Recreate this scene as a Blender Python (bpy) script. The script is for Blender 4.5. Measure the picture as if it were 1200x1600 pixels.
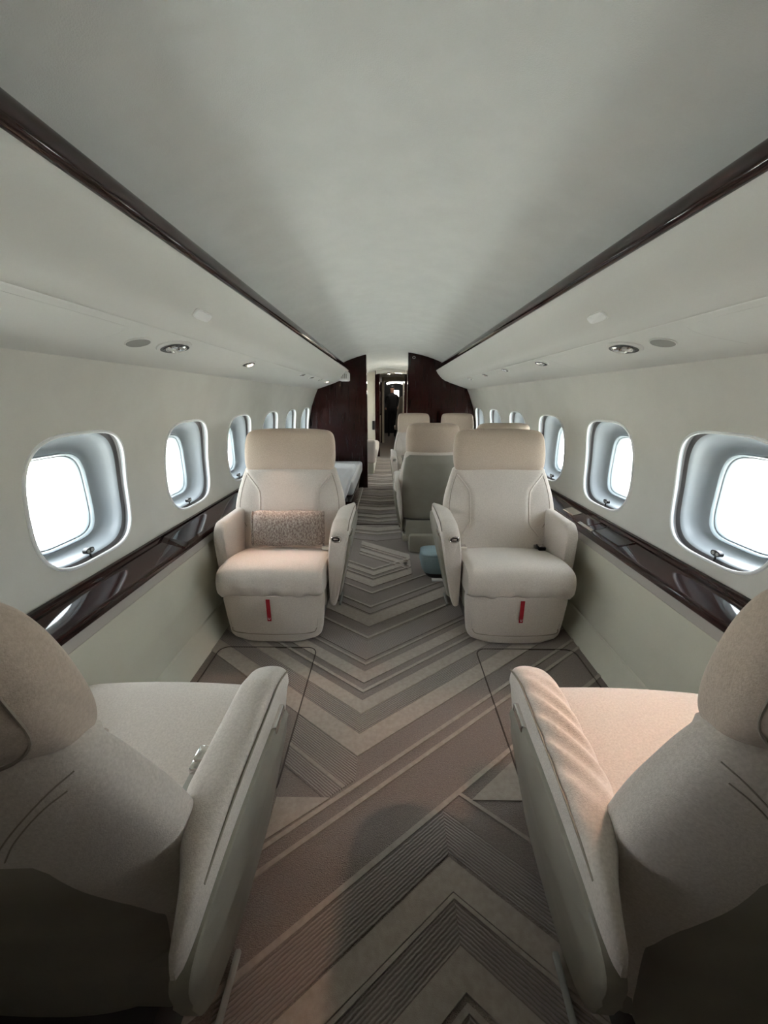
import bpy, bmesh, math, random
from mathutils import Vector, Matrix
random.seed(7)
for _o in list(bpy.data.objects): bpy.data.objects.remove(_o)
SC = bpy.context.scene
COL = SC.collection

# ------------------------------------------------------------------ camera
PITCH, YAW = math.radians(16.436), math.radians(0.733)
cam_d = bpy.data.cameras.new('camera'); cam = bpy.data.objects.new('camera', cam_d); COL.objects.link(cam)
cam.location = (-0.044, 0.0, 1.31)
cam.rotation_euler = (math.pi/2 - PITCH, 0, YAW)
cam_d.sensor_fit = 'VERTICAL'; cam_d.sensor_height = 36.0; cam_d.lens = 13.5
cam_d.clip_start = 0.02; cam_d.clip_end = 500
SC.camera = cam

# ------------------------------------------------------------------ world, sun, exposure
SC.view_settings.view_transform = 'Standard'
SC.view_settings.look = 'None'
SC.view_settings.gamma = 1.0
SC.view_settings.use_curve_mapping = False
SC.view_settings.exposure = 1.12
w = bpy.data.worlds.new('sky'); SC.world = w; w.use_nodes = True
bg = w.node_tree.nodes['Background']
bg.inputs[0].default_value = (0.90, 0.945, 1.0, 1); bg.inputs[1].default_value = 9.0
sun_d = bpy.data.lights.new('sun', 'SUN'); sun_d.energy = 30.0; sun_d.angle = math.radians(3); sun_d.color = (1, .98, .95)
sun = bpy.data.objects.new('sun', sun_d); COL.objects.link(sun)
sun.rotation_euler = (math.radians(-50), 0, math.radians(4))

# ------------------------------------------------------------------ materials
def lin(r, g, b):
    f = lambda c: (c/255/12.92) if c/255 <= .04045 else ((c/255+.055)/1.055)**2.4
    return (f(r), f(g), f(b), 1)
MATS = {}
def mat(name, rgb, rough=.6, metal=0, rgb2=None, nscale=40, bump=0, bscale=300, coat=0, sheen=0, spec=None, detail=4, stretch=None, bdist=.002, ramp=(.35,.65)):
    if name in MATS: return MATS[name]
    m = bpy.data.materials.new(name); m.use_nodes = True
    nt = m.node_tree; n = nt.nodes; l = nt.links
    b = n['Principled BSDF']
    b.inputs['Base Color'].default_value = lin(*rgb)
    b.inputs['Roughness'].default_value = rough
    b.inputs['Metallic'].default_value = metal
    if coat: b.inputs['Coat Weight'].default_value = coat; b.inputs['Coat Roughness'].default_value = .03
    if sheen: b.inputs['Sheen Weight'].default_value = sheen; b.inputs['Sheen Roughness'].default_value = .5
    if spec is not None: b.inputs['Specular IOR Level'].default_value = spec
    tc = n.new('ShaderNodeTexCoord'); vec = tc.outputs['Object']
    if stretch:
        mp = n.new('ShaderNodeMapping'); mp.inputs['Scale'].default_value = stretch
        l.new(vec, mp.inputs['Vector']); vec = mp.outputs['Vector']
    if rgb2:
        t = n.new('ShaderNodeTexNoise'); t.inputs['Scale'].default_value = nscale; t.inputs['Detail'].default_value = detail
        l.new(vec, t.inputs['Vector'])
        r = n.new('ShaderNodeValToRGB')
        r.color_ramp.elements[0].position = ramp[0]; r.color_ramp.elements[1].position = ramp[1]
        r.color_ramp.elements[0].color = lin(*rgb); r.color_ramp.elements[1].color = lin(*rgb2)
        l.new(t.outputs['Fac'], r.inputs['Fac']); l.new(r.outputs['Color'], b.inputs['Base Color'])
    if bump:
        t2 = n.new('ShaderNodeTexNoise'); t2.inputs['Scale'].default_value = bscale; t2.inputs['Detail'].default_value = 3
        l.new(vec, t2.inputs['Vector'])
        bp = n.new('ShaderNodeBump'); bp.inputs['Strength'].default_value = bump; bp.inputs['Distance'].default_value = bdist
        l.new(t2.outputs['Fac'], bp.inputs['Height']); l.new(bp.outputs['Normal'], b.inputs['Normal'])
    MATS[name] = m
    return m

M_CEIL = mat('ceiling_suede', (224,225,220), .85, rgb2=(219,220,215), nscale=8, bump=.25, bscale=350)
M_WALL = mat('sidewall_leather', (208,206,197), .6, rgb2=(203,201,192), nscale=5, bump=.15, bscale=500)
M_VAL = mat('valance_leather', (214,213,206), .55, bump=.12, bscale=500)
M_DADO = mat('dado_leather', (206,203,186), .5, rgb2=(201,198,181), nscale=5, bump=.1, bscale=500)
M_BAND = mat('dado_trim_band', (178,172,163), .6, bump=.2, bscale=600)
M_WOOD = mat('glossy_dark_wood', (40,24,22), .045, rgb2=(48,29,26), nscale=9, spec=.45, stretch=(14,1,14))
M_WOODV = mat('glossy_dark_wood_bulkhead', (32,14,13), .08, rgb2=(41,18,16), nscale=6, spec=.3, stretch=(10,10,.6))
M_FAB = mat('melange_wool', (212,202,191), .95, rgb2=(188,177,166), nscale=210, detail=8, bump=.45, bscale=420, sheen=.3, spec=.2, ramp=(.28,.82))
M_FABH = mat('headrest_wool', (200,183,166), .95, rgb2=(178,161,144), nscale=210, detail=8, bump=.45, bscale=420, sheen=.3, spec=.2, ramp=(.28,.82))
M_SEAM = mat('seam_thread', (150,140,126), .9, bump=.3, bscale=600)
M_LEA = mat('taupe_leather', (146,141,128), .5, rgb2=(138,133,120), nscale=8, bump=.15, bscale=700)
M_CHROME = mat('polished_chrome', (225,222,218), .12, 1)
M_BLACK = mat('black_plastic', (16,15,15), .4)
M_DGREY = mat('dark_grey_metal', (58,55,52), .5)
M_RED = mat('red_webbing', (150,18,30), .8, bump=.5, bscale=900)
M_WHITE = mat('white_plastic', (235,235,232), .4)
M_WLEA = mat('white_leather', (232,233,236), .5, bump=.15, bscale=300)
M_GREYP = mat('grey_grille', (150,149,142), .7, bump=.5, bscale=1500)
M_KNIT = mat('knit_wool', (126,111,104), .95, rgb2=(186,175,165), nscale=170, bump=.9, bscale=170, stretch=(1,.6,.5), bdist=.006, ramp=(.38,.66))
M_TEAL = mat('teal_fabric', (138,158,164), .9, rgb2=(148,168,173), nscale=200, bump=.3, bscale=500)
M_REV = mat('window_reveal', (136,141,144), .35, spec=.4)
M_REVG = mat('reveal_gap', (70,66,66), .5)
M_FRAME = mat('window_frame_plastic', (142,151,154), .35)
M_RIM = mat('window_rim', (236,238,236), .3)
M_CREAM = mat('cream_panel', (222,216,200), .5)
M_CARD = mat('carpet_loop', (142,131,124), .98, rgb2=(124,114,107), nscale=160, bump=1, bscale=320, bdist=.006, sheen=.2, spec=.1, ramp=(.3,.7))
M_CARL = mat('carpet_cut_pile', (167,156,145), .98, rgb2=(156,145,134), nscale=60, bump=.4, bscale=500, sheen=.3, spec=.1)
M_CORD = mat('carpet_seam', (80,71,65), .95, bump=.5, bscale=600)
M_SKIN = mat('skin', (150,110,90), .6)
M_CLOTH = mat('dark_clothing', (26,24,27), .9)
M_GROUND = mat('airfield_ground', (198,197,190), .95, rgb2=(218,217,210), nscale=.12, stretch=(1,.35,1))

def emis(name, rgb, s):
    m = bpy.data.materials.new(name); m.use_nodes = True
    b = m.node_tree.nodes['Principled BSDF']
    b.inputs['Base Color'].default_value = lin(*rgb)
    b.inputs['Emission Color'].default_value = lin(*rgb); b.inputs['Emission Strength'].default_value = s
    return m
M_LAMPW = emis('warm_lamp', (255,214,170), 14)
M_LAMPC = emis('white_lamp', (255,250,240), 5)

def glass_mat():
    m = bpy.data.materials.new('window_glass'); m.use_nodes = True
    nt = m.node_tree; n = nt.nodes; l = nt.links
    n.remove(n['Principled BSDF']); out = n['Material Output']
    tr = n.new('ShaderNodeBsdfTransparent'); tr.inputs[0].default_value = (.96,.98,.98,1)
    gl = n.new('ShaderNodeBsdfGlossy'); gl.inputs['Roughness'].default_value = .02
    mx = n.new('ShaderNodeMixShader'); mx.inputs[0].default_value = .04
    l.new(tr.outputs[0], mx.inputs[1]); l.new(gl.outputs[0], mx.inputs[2])
    l.new(mx.outputs[0], out.inputs['Surface'])
    return m
M_GLASS = glass_mat()

def rib_mat(name, sx):
    m = bpy.data.materials.new(name); m.use_nodes = True
    nt = m.node_tree; n = nt.nodes; l = nt.links; b = n['Principled BSDF']
    b.inputs['Roughness'].default_value = .98; b.inputs['Sheen Weight'].default_value = .25; b.inputs['Specular IOR Level'].default_value = .1
    tc = n.new('ShaderNodeTexCoord'); sp = n.new('ShaderNodeSeparateXYZ'); l.new(tc.outputs['Object'], sp.inputs[0])
    a = n.new('ShaderNodeMath'); a.operation = 'MULTIPLY'; a.inputs[1].default_value = -.75*sx; l.new(sp.outputs['X'], a.inputs[0])
    c = n.new('ShaderNodeMath'); c.operation = 'ADD'; l.new(a.outputs[0], c.inputs[0]); l.new(sp.outputs['Y'], c.inputs[1])
    no = n.new('ShaderNodeTexNoise'); no.inputs['Scale'].default_value = 60; l.new(tc.outputs['Object'], no.inputs['Vector'])
    nm = n.new('ShaderNodeMath'); nm.operation = 'MULTIPLY'; nm.inputs[1].default_value = .006; l.new(no.outputs['Fac'], nm.inputs[0])
    c2 = n.new('ShaderNodeMath'); c2.operation = 'ADD'; l.new(c.outputs[0], c2.inputs[0]); l.new(nm.outputs[0], c2.inputs[1])
    d = n.new('ShaderNodeMath'); d.operation = 'MULTIPLY'; d.inputs[1].default_value = 2*math.pi/.0105; l.new(c2.outputs[0], d.inputs[0])
    s = n.new('ShaderNodeMath'); s.operation = 'SINE'; l.new(d.outputs[0], s.inputs[0])
    r = n.new('ShaderNodeMapRange'); r.inputs[1].default_value = -1; l.new(s.outputs[0], r.inputs[0])
    rp = n.new('ShaderNodeValToRGB'); rp.color_ramp.elements[0].position = .1; rp.color_ramp.elements[1].position = .6
    rp.color_ramp.elements[0].color = lin(124,114,107); rp.color_ramp.elements[1].color = lin(146,135,128)
    l.new(r.outputs[0], rp.inputs['Fac']); l.new(rp.outputs['Color'], b.inputs['Base Color'])
    bp = n.new('ShaderNodeBump'); bp.inputs['Strength'].default_value = .8; bp.inputs['Distance'].default_value = .004
    l.new(r.outputs[0], bp.inputs['Height']); l.new(bp.outputs['Normal'], b.inputs['Normal'])
    return m
M_RIBR = rib_mat('carpet_rib_rising', 1); M_RIBL = rib_mat('carpet_rib_falling', -1)

# ------------------------------------------------------------------ mesh helpers
def mobj(name, verts, faces, m, parent=None, smooth=True, mats=None, fmat=None, weld=False):
    me = bpy.data.meshes.new(name); me.from_pydata([tuple(v) for v in verts], [], faces)
    bm = bmesh.new(); bm.from_mesh(me)
    if weld: bmesh.ops.remove_doubles(bm, verts=bm.verts, dist=1e-4)
    bmesh.ops.recalc_face_normals(bm, faces=bm.faces); bm.to_mesh(me); bm.free()
    if mats:
        for q in mats: me.materials.append(q)
        for p, k in zip(me.polygons, fmat): p.material_index = k
    else: me.materials.append(m)
    if smooth:
        me.polygons.foreach_set('use_smooth', [True]*len(me.polygons))
        me.set_sharp_from_angle(angle=math.radians(42))
    o = bpy.data.objects.new(name, me); COL.objects.link(o)
    if parent: o.parent = parent
    return o
def merge(*parts):
    V, F = [], []
    for v, f in parts:
        k = len(V); V += list(v); F += [tuple(i+k for i in q) for q in f]
    return V, F
def loft(rings, cap=True, closed=True):
    n = len(rings[0]); V = [p for r in rings for p in r]; F = []
    for i in range(len(rings)-1):
        for j in range(n if closed else n-1):
            a, b = i*n+j, i*n+(j+1) % n
            F.append((a, b, b+n, a+n))
    if cap:
        for ri, rev in ((0, True), (len(rings)-1, False)):
            c = [sum(p[k] for p in rings[ri])/n for k in range(3)]; V.append(c); ci = len(V)-1
            for j in range(n):
                a, b = ri*n+j, ri*n+(j+1) % n
                F.append((b, a, ci) if rev else (a, b, ci))
    return V, F
def tube(pts, r, n=8, closed=False, cap=True):
    P = [Vector(p) for p in pts]; N = len(P); rings = []
    up = None
    for i in range(N):
        if closed: t = P[(i+1) % N]-P[i-1]
        else: t = P[min(i+1, N-1)]-P[max(i-1, 0)]
        t.normalize()
        if up is None:
            up = Vector((0,0,1)) if abs(t.z) < .9 else Vector((1,0,0))
        s = t.cross(up)
        if s.length < 1e-4: s = t.cross(Vector((1,0,0)))
        s.normalize(); up = s.cross(t).normalized()
        rings.append([P[i]+s*(r*math.cos(2*math.pi*k/n))+up*(r*math.sin(2*math.pi*k/n)) for k in range(n)])
    if closed:
        V, F = loft(rings+[rings[0]], cap=False)
        return V, F
    return loft(rings, cap=cap)
def box(x0, x1, y0, y1, z0, z1, r=0, seg=2):
    bm = bmesh.new(); bmesh.ops.create_cube(bm, size=1)
    for v in bm.verts:
        v.co = Vector((x0+(x1-x0)*(v.co.x+.5), y0+(y1-y0)*(v.co.y+.5), z0+(z1-z0)*(v.co.z+.5)))
    if r: bmesh.ops.bevel(bm, geom=list(bm.edges), offset=r, segments=seg, profile=.5, affect='EDGES')
    bm.verts.ensure_lookup_table(); bm.verts.index_update()
    V = [v.co.copy() for v in bm.verts]; F = [tuple(v.index for v in f.verts) for f in bm.faces]; bm.free()
    return V, F
def prism(poly, axis, a, b):
    # poly: list of 2d points; axis 0/1/2 = extrusion axis
    def mk(p, t):
        q = list(p); q.insert(axis, t); return tuple(q)
    n = len(poly)
    V = [mk(p, a) for p in poly]+[mk(p, b) for p in poly]
    F = [tuple(range(n)), tuple(range(2*n-1, n-1, -1))]
    F += [(i, (i+1) % n, n+(i+1) % n, n+i) for i in range(n)]
    return V, F
def sup(t, a, b, n):
    c, s = math.cos(t), math.sin(t)
    return (math.copysign(abs(c)**(2/n), c)*a, math.copysign(abs(s)**(2/n), s)*b)
def interp(tab, z):
    # smooth (Catmull-Rom style) interpolation of table [(z, v)]
    if z <= tab[0][0]: return tab[0][1]
    if z >= tab[-1][0]: return tab[-1][1]
    for i in range(len(tab)-1):
        z0, v0 = tab[i]; z1, v1 = tab[i+1]
        if z0 <= z <= z1:
            t = (z-z0)/(z1-z0)
            m0 = (v1-tab[i-1][1])/(z1-tab[i-1][0]) if i else (v1-v0)/(z1-z0)
            m1 = (tab[i+2][1]-v0)/(tab[i+2][0]-z0) if i+2 < len(tab) else (v1-v0)/(z1-z0)
            h = z1-z0; t2, t3 = t*t, t*t*t
            return (2*t3-3*t2+1)*v0+(t3-2*t2+t)*h*m0+(-2*t3+3*t2)*v1+(t3-t2)*h*m1
def chaikin(pts, it=2, closed=True):
    for _ in range(it):
        q = []; n = len(pts)
        for i in range(n if closed else n-1):
            a, b = pts[i], pts[(i+1) % n]
            q.append(tuple(.75*x+.25*y for x, y in zip(a, b))); q.append(tuple(.25*x+.75*y for x, y in zip(a, b)))
        if not closed: q = [pts[0]]+q+[pts[-1]]
        pts = q
    return pts
def empty(name, loc=(0,0,0), rz=0, parent=None):
    o = bpy.data.objects.new(name, None); COL.objects.link(o); o.location = loc; o.rotation_euler = (0,0,rz); o.empty_display_size = .1
    if parent: o.parent = parent
    return o
def tag(o, label, cat, group=None, kind=None):
    o['label'] = label; o['category'] = cat
    if group: o['group'] = group
    if kind: o['kind'] = kind
    return o
def struct(o, label=None):
    o['kind'] = 'structure'
    if label: o['label'] = label
    return o
def rebase(o, loc):
    # move the origin of a world-coordinate mesh object to loc
    o.data.transform(Matrix.Translation(-Vector(loc))); o.location = loc
    return o
def text_mesh(name, s, size, m, parent, loc, rot, ext=.0006):
    cu = bpy.data.curves.new(name, 'FONT'); cu.body = s; cu.size = size; cu.extrude = ext; cu.align_x = 'CENTER'; cu.align_y = 'CENTER'
    tmp = bpy.data.objects.new('tmp', cu); COL.objects.link(tmp)
    dg = bpy.context.evaluated_depsgraph_get(); me = bpy.data.meshes.new_from_object(tmp.evaluated_get(dg))
    bpy.data.objects.remove(tmp); me.materials.clear(); me.materials.append(m); me.name = name
    o = bpy.data.objects.new(name, me); COL.objects.link(o); o.parent = parent; o.location = loc; o.rotation_euler = rot
    return o

# ------------------------------------------------------------------ shell: floor, walls, ceiling
Y_AFT, Y_BULK, Y_MID, Y_FWD, Y_END = -.14, 5.75, 9.1, 12.0, 15.6
floor = struct(mobj('floor', *box(-1.26, 1.26, -2.0, Y_END, -.06, 0), M_CARD, smooth=False), 'taupe loop pile carpet with carved chevron relief')
def clip(poly, a, b, c):
    # keep a*x+b*y <= c
    out = []; n = len(poly)
    for i in range(n):
        p, q = poly[i], poly[(i+1) % n]
        dp, dq = a*p[0]+b*p[1]-c, a*q[0]+b*q[1]-c
        if dp <= 0: out.append(p)
        if (dp < 0 < dq) or (dq < 0 < dp):
            t = dp/(dp-dq); out.append((p[0]+t*(q[0]-p[0]), p[1]+t*(q[1]-p[1])))
    return out
K = .75; XV = -.16; XL = .138
def R_(c): return lambda x: c+K*(x-XV)           # rising line through (XV,c)
def strip(x0, x1, lo, hi, clips=()):
    p = [(x0, lo(x0)), (x1, lo(x1)), (x1, hi(x1)), (x0, hi(x0))]
    for q in clips: p = clip(p, *q)
    return p
HT = {'L': .005, 'R': .004, 'T': .006}
def band(polys, kind):
    parts = []
    mats = {'L': [M_CARL], 'R': [M_RIBL, M_RIBR], 'T': [M_CARL]}[kind]; fm = []
    for sgn, p in polys:
        if len(p) < 3: continue
        V, F = prism(p, 2, 0.0, HT[kind]); parts.append((V, F)); fm += [0 if (kind != 'R' or sgn < 0) else 1]*len(F)
    if not parts: return
    V, F = merge(*parts)
    return mobj('carpet_band', V, F, None, floor, smooth=False, mats=mats, fmat=fm)
XE = 1.0
def vband(c0, c1, kind, xr=XE, xl=-XE):
    left = strip(xl, XV, lambda x: c0-K*(x-XV), lambda x: c1-K*(x-XV))
    left = clip(left, K, -1, K*XV-1.038)       # stay above the long rising line y >= 1.038+K(x-XV)
    right = strip(XV, xr, R_(c0), R_(c1))
    return band([(-1, left), (1, right)], kind)
for c0, c1, k in [(1.139,1.24,'L'),(1.243,1.341,'R'),(1.344,1.42,'L'),(1.468,1.486,'T'),(1.532,1.611,'L'),(1.66,1.675,'T'),(1.70,1.86,'R'),
                  (1.885,1.905,'T'),(2.006,2.125,'L'),(2.15,2.21,'R'),(2.225,2.245,'T'),(2.41,2.432,'T')]:
    vband(c0, c1, k)
# left ribbed wedge under the V
left = strip(-.43, XV, lambda x: .9-K*(x-XV), lambda x: 1.136-K*(x-XV))
left = clip(left, K, -1, K*XV-1.045); band([(-1, left)], 'R')
left = strip(-.43, XV, lambda x: .98-K*(x-XV), lambda x: .996-K*(x-XV))
left = clip(left, K, -1, K*XV-1.045); band([(-1, left)], 'T')
# long rising bands across the aisle
for c0, c1, k in [(1.012,1.03,'T'),(.943,.961,'T'),(.722,.742,'T')]:
    band([(1, strip(-XE, XE, R_(c0), R_(c1)))], k)
band([(1, strip(-.43, XL, R_(.59), R_(.718)))], 'R')
# flat triangles at the access panels
band([(1, [(-.424,.979),(-.24,.979),(-.424,.845)])], 'L')
band([(1, [(.24,.977),(.424,.977),(.424,1.125)])], 'L')
# inverted V behind the camera-side aisle
def lband(c0, c1, kind):
    l_ = strip(-.6, XL, R_(c0), R_(c1))
    a0, a1 = R_(c0)(XL), R_(c1)(XL)
    r_ = strip(XL, .95, lambda x: a0-K*(x-XL), lambda x: a1-K*(x-XL))
    return band([(1, l_), (-1, r_)], kind)
for c0, c1, k in [(.50,.583,'L'),(.39,.48,'R'),(.484,.496,'T'),(.312,.39,'L'),(.28,.296,'T'),(.20,.277,'R'),(.10,.19,'L'),(.0,.09,'R'),(-.1,-.01,'L')]:
    lband(c0, c1, k)
r_ = strip(XL, .95, lambda x: .82-K*(x-XL), lambda x: .945-K*(x-XL)); band([(-1, r_)], 'R')
band([(-1, strip(.2, .95, lambda x: .975-K*(x-.224), lambda x: .99-K*(x-.224)))], 'T')
# nested diamond farther up the aisle
for c0, c1, k in [(2.51,2.61,'L'),(2.64,2.66,'T'),(2.70,2.765,'L'),(2.80,2.83,'T')]:
    l_ = strip(-.43, XV, lambda x: c0-K*(x-XV), lambda x: c1-K*(x-XV))
    r_ = strip(XV, XL, R_(c0), R_(c1))
    ch0, ch1 = 2*2.877-R_(c1)(XL), 2*2.877-R_(c0)(XL)
    b_ = strip(-.3, XL, lambda x: ch0+.1-K*(x-XL), lambda x: ch1+.1-K*(x-XL))
    band([(-1, l_), (1, r_)], k); band([(-1, b_)], k)
yy = 3.45
for i in range(40):
    wd = [.09,.05,.12,.03,.07][i % 5]; gap = [.08,.05,.11,.06][i % 4]
    band([(-1, strip(-1.0, XV, lambda x: yy-.4*K*(x-XV), lambda x: yy+wd-.4*K*(x-XV))), (1, strip(XV, 1.0, lambda x: yy+.4*K*(x-XV), lambda x: yy+wd+.4*K*(x-XV)))], 'L' if i % 3 else 'R')
    yy += wd+gap
    if yy > 8.7: break
def rrect(x0, x1, y0, y1, r, z, n=6):
    P = []
    for cx, cy, a0 in ((x1-r, y1-r, 0), (x0+r, y1-r, 90), (x0+r, y0+r, 180), (x1-r, y0+r, 270)):
        for i in range(n+1):
            a = math.radians(a0+90*i/n); P.append((cx+r*math.cos(a), cy+r*math.sin(a), z))
    return P
for x0, x1 in ((-.96,-.432), (.43,.96)):
    mobj('panel_seam', *tube(rrect(x0, x1, 0.978, 1.80, .05, .004), .0035, 6, closed=True), M_CORD, floor)
for x0, x1, y0, y1 in ((-.44,.6,3.95,5.6),):
    mobj('panel_seam', *tube(rrect(x0, x1, y0, y1, .05, .004), .006, 6, closed=True), M_CORD, floor)

def wx(z):
    return 1.20 if z < .63 else 1.22-.431*(z-.85)**2
WIN_Y = [-.18+.8*k for k in range(0, 12)]
WIN_Y = [y for y in WIN_Y if (Y_AFT+.3 < y < Y_BULK-.2) or (y > Y_BULK+.3 and y < Y_MID-.3)]
WZ, WHY, WHZ = .945, .243, .243
ZC0, ZC1 = .66, 1.25
def open_pt(t, yc, grow=0):
    a, b = sup(t, WHY+grow, WHZ+grow, 3.6)
    return yc+a, WZ+b
NW = 64
def wall(side):
    s = -1 if side == 'left' else 1
    V, F = [], []
    def grid(ys_, zs):
        k = len(V); n_ = len(ys_)
        for z in zs:
            for y in ys_: V.append((s*wx(z), y, z))
        for a in range(len(zs)-1):
            for b in range(n_-1): F.append((k+a*n_+b, k+a*n_+b+1, k+(a+1)*n_+b+1, k+(a+1)*n_+b))
    ys = [Y_AFT]
    for yc in WIN_Y: ys += [yc-.36, yc+.36]
    ys.append(Y_END)
    zc = (ZC0+ZC1)/2; tj = [math.tan(2*math.pi*j/NW) for j in range(-NW//8, NW//8+1)]
    zmid = [zc+(ZC1-ZC0)/2*t for t in tj]
    lo, hi = [0, .3, .6, .62, .64], [1.28, 1.32, 1.36, 1.40, 1.43, 1.46]
    for i in range(0, len(ys), 2): grid([ys[i], ys[i+1]], lo+zmid+hi)
    for yc in WIN_Y:
        yl = [yc+.36*t for t in tj]
        grid(yl, lo+[ZC0]); grid(yl, [ZC1]+hi)
        rings = []
        for q in range(9):
            f = q/8; ring = []
            for j in range(NW):
                t = 2*math.pi*j/NW
                oy, oz = open_pt(t, yc)
                c_, s_ = math.cos(t), math.sin(t)
                m_ = max(abs(c_), abs(s_)); ry, rz = yc+.36*c_/m_, zc+(ZC1-ZC0)/2*s_/m_
                y, z = oy*(1-f)+ry*f, oz*(1-f)+rz*f
                ring.append((s*wx(z), y, z))
            rings.append(ring)
        v, f2 = loft(rings, cap=False); k = len(V); V.extend(v); F.extend(tuple(i+k for i in q) for q in f2)
    me = mobj('wall_'+side, V, F, M_WALL, smooth=True, weld=True)
    return struct(me, 'pale leather cabin sidewall with rounded window openings on the %s' % side)
wall_l = wall('left'); wall_r = wall('right')

def window(idx, s, yc):
    def ring(g, xo, mix):
        R = []
        for j in range(NW):
            t = 2*math.pi*j/NW
            y, z = open_pt(t, yc, g)
            py, pz = sup(t, .168, .178, 4.4); py += yc; pz += .925
            yy_, zz = y*(1-mix)+py*mix, z*(1-mix)+pz*mix
            x = wx(z)*(1-xo)+1.335*xo
            R.append((s*x, yy_, zz))
        return R
    rings = [ring(.004, -.0, 0), ring(.006, .10, 0), ring(.012, .16, 0), ring(.012, .24, 0), ring(-.002, .30, 0), ring(-.006, .42, .04), ring(0, .58, .14), ring(0, .74, .30), ring(0, .87, .52), ring(0, .95, .76), ring(0, 1.0, 1.0)]
    V, F = loft(rings, cap=False)
    o = mobj('window_%d' % idx, V, F, None, mats=[M_REV, M_REVG], fmat=[1 if (i//NW) in (2, 3) else 0 for i in range(len(F))])
    struct(o, 'oval cabin window in pale flared reveal'); rebase(o, (s*1.28, yc, .70))
    B = Vector((s*1.28, yc, .70))
    L = lambda pts: [Vector(p)-B for p in pts]
    # bright rim on the wall face
    rim = [(s*(wx(open_pt(2*math.pi*j/NW, yc)[1])-.001),)+open_pt(2*math.pi*j/NW, yc, .002) for j in range(NW)]
    mobj('window_rim', *tube(L(rim), .0065, 8, closed=True), M_RIM, o)
    fr = lambda k, x: [(s*x, yc+sup(2*math.pi*j/NW, .168*k, .178*k, 4.4)[0], .925+sup(2*math.pi*j/NW, .168*k, .178*k, 4.4)[1]) for j in range(NW)]
    mobj('window_frame', *loft([L(fr(1.03, 1.332)), L(fr(1.0, 1.326)), L(fr(.965, 1.332)), L(fr(.955, 1.345)), L(fr(.94, 1.340)), L(fr(.915, 1.345)), L(fr(.905, 1.365)), L(fr(.88, 1.372))], cap=False), M_FRAME, o)
    V, F = loft([L(fr(.9, 1.368)), L(fr(.9, 1.372))], cap=True)
    mobj('window_pane', V, F, M_GLASS, o)
    # shade control: dark oval plate with two round buttons and a stem
    yb, zb = yc, .714
    xb = 1.245
    pl = [(yb+sup(2*math.pi*j/24, .022, .012, 2.6)[0], zb+.012+sup(2*math.pi*j/24, .022, .012, 2.6)[1]) for j in range(24)]
    V, F = prism([(y, z) for y, z in pl], 0, s*(xb-.004), s*(xb+.012))
    p = mobj('shade_control', [Vector(v)-B for v in V], F, M_BLACK, o)
    for dy in (-.010, .010):
        c = [(yb+dy+.0065*math.cos(2*math.pi*j/16), zb+.012+.0065*math.sin(2*math.pi*j/16)) for j in range(16)]
        V, F = prism(c, 0, s*(xb-.0055), s*(xb-.002))
        mobj('button', [Vector(v)-B for v in V], F, M_GREYP, p)
    V, F = box(min(s*(xb-.003), s*(xb+.003)), max(s*(xb-.003), s*(xb+.003)), yb-.0025, yb+.0025, zb-.022, zb+.003)
    mobj('stem', [Vector(v)-B for v in V], F, M_BLACK, p)
    return o
n = 1
for s in (-1, 1):
    for yc in WIN_Y:
        window(n, s, yc); n += 1

# ceiling dome, reaching down behind the coves to the walls
def czz(x): return 1.944-(1.72-math.sqrt(1.72**2-x*x))
prof = [(x, czz(abs(x))) for x in [i*.05 for i in range(-16, 17)]]
prof = [(-1.075, 1.43), (-1.03, 1.55), (-.93, 1.68)]+prof+[(.93, 1.68), (1.03, 1.55), (1.075, 1.43)]
ys = [-2.0]+[i*.5 for i in range(-3, 32)]+[Y_END]
V, F = loft([[(x, y, z) for x, z in prof] for y in ys], cap=False, closed=False)
ceiling = struct(mobj('ceiling', V, F, M_CEIL), 'smooth domed pale headliner running the length of the cabin')

# valances with glossy wood cove strip
def valance(idx, s):
    P = [(.617,1.700),(.612,1.692),(.618,1.680),(.632,1.655),(.66,1.620),(.70,1.580),(.745,1.552),(.795,1.534),(.799,1.529),(.803,1.5295),(.808,1.5265),(.90,1.4955),(1.0,1.4620),(1.085,1.434)]
    y0, y1 = Y_AFT, Y_BULK-.03
    ys = [y0+(y1-y0)*i/20 for i in range(21)]
    V, F = loft([[(s*x, y, z) for x, z in P] for y in ys], cap=False, closed=False)
    # forward end cap
    k = len(V)-len(P)
    V.append((s*1.04, y1, 1.60)); V.append((s*.70, y1, 1.72))
    F.append(tuple(range(k, len(V)-2))+(len(V)-2, len(V)-1))
    o = struct(mobj('trim_%d' % idx, V, F, M_VAL), 'curved pale overhead valance above the %s windows' % ('left' if s < 0 else 'right'))
    S = chaikin([(.622,1.692),(.606,1.688),(.595,1.696),(.592,1.712),(.594,1.728),(.602,1.740),(.63,1.742),(.66,1.735),(.66,1.70)], 2)
    V, F = loft([[(s*x, y, z) for x, z in S] for y in ys])
    mobj('wood_strip', V, F, M_WOOD, o)
    return o
val_l = valance(1, -1); val_r = valance(2, 1)

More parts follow.
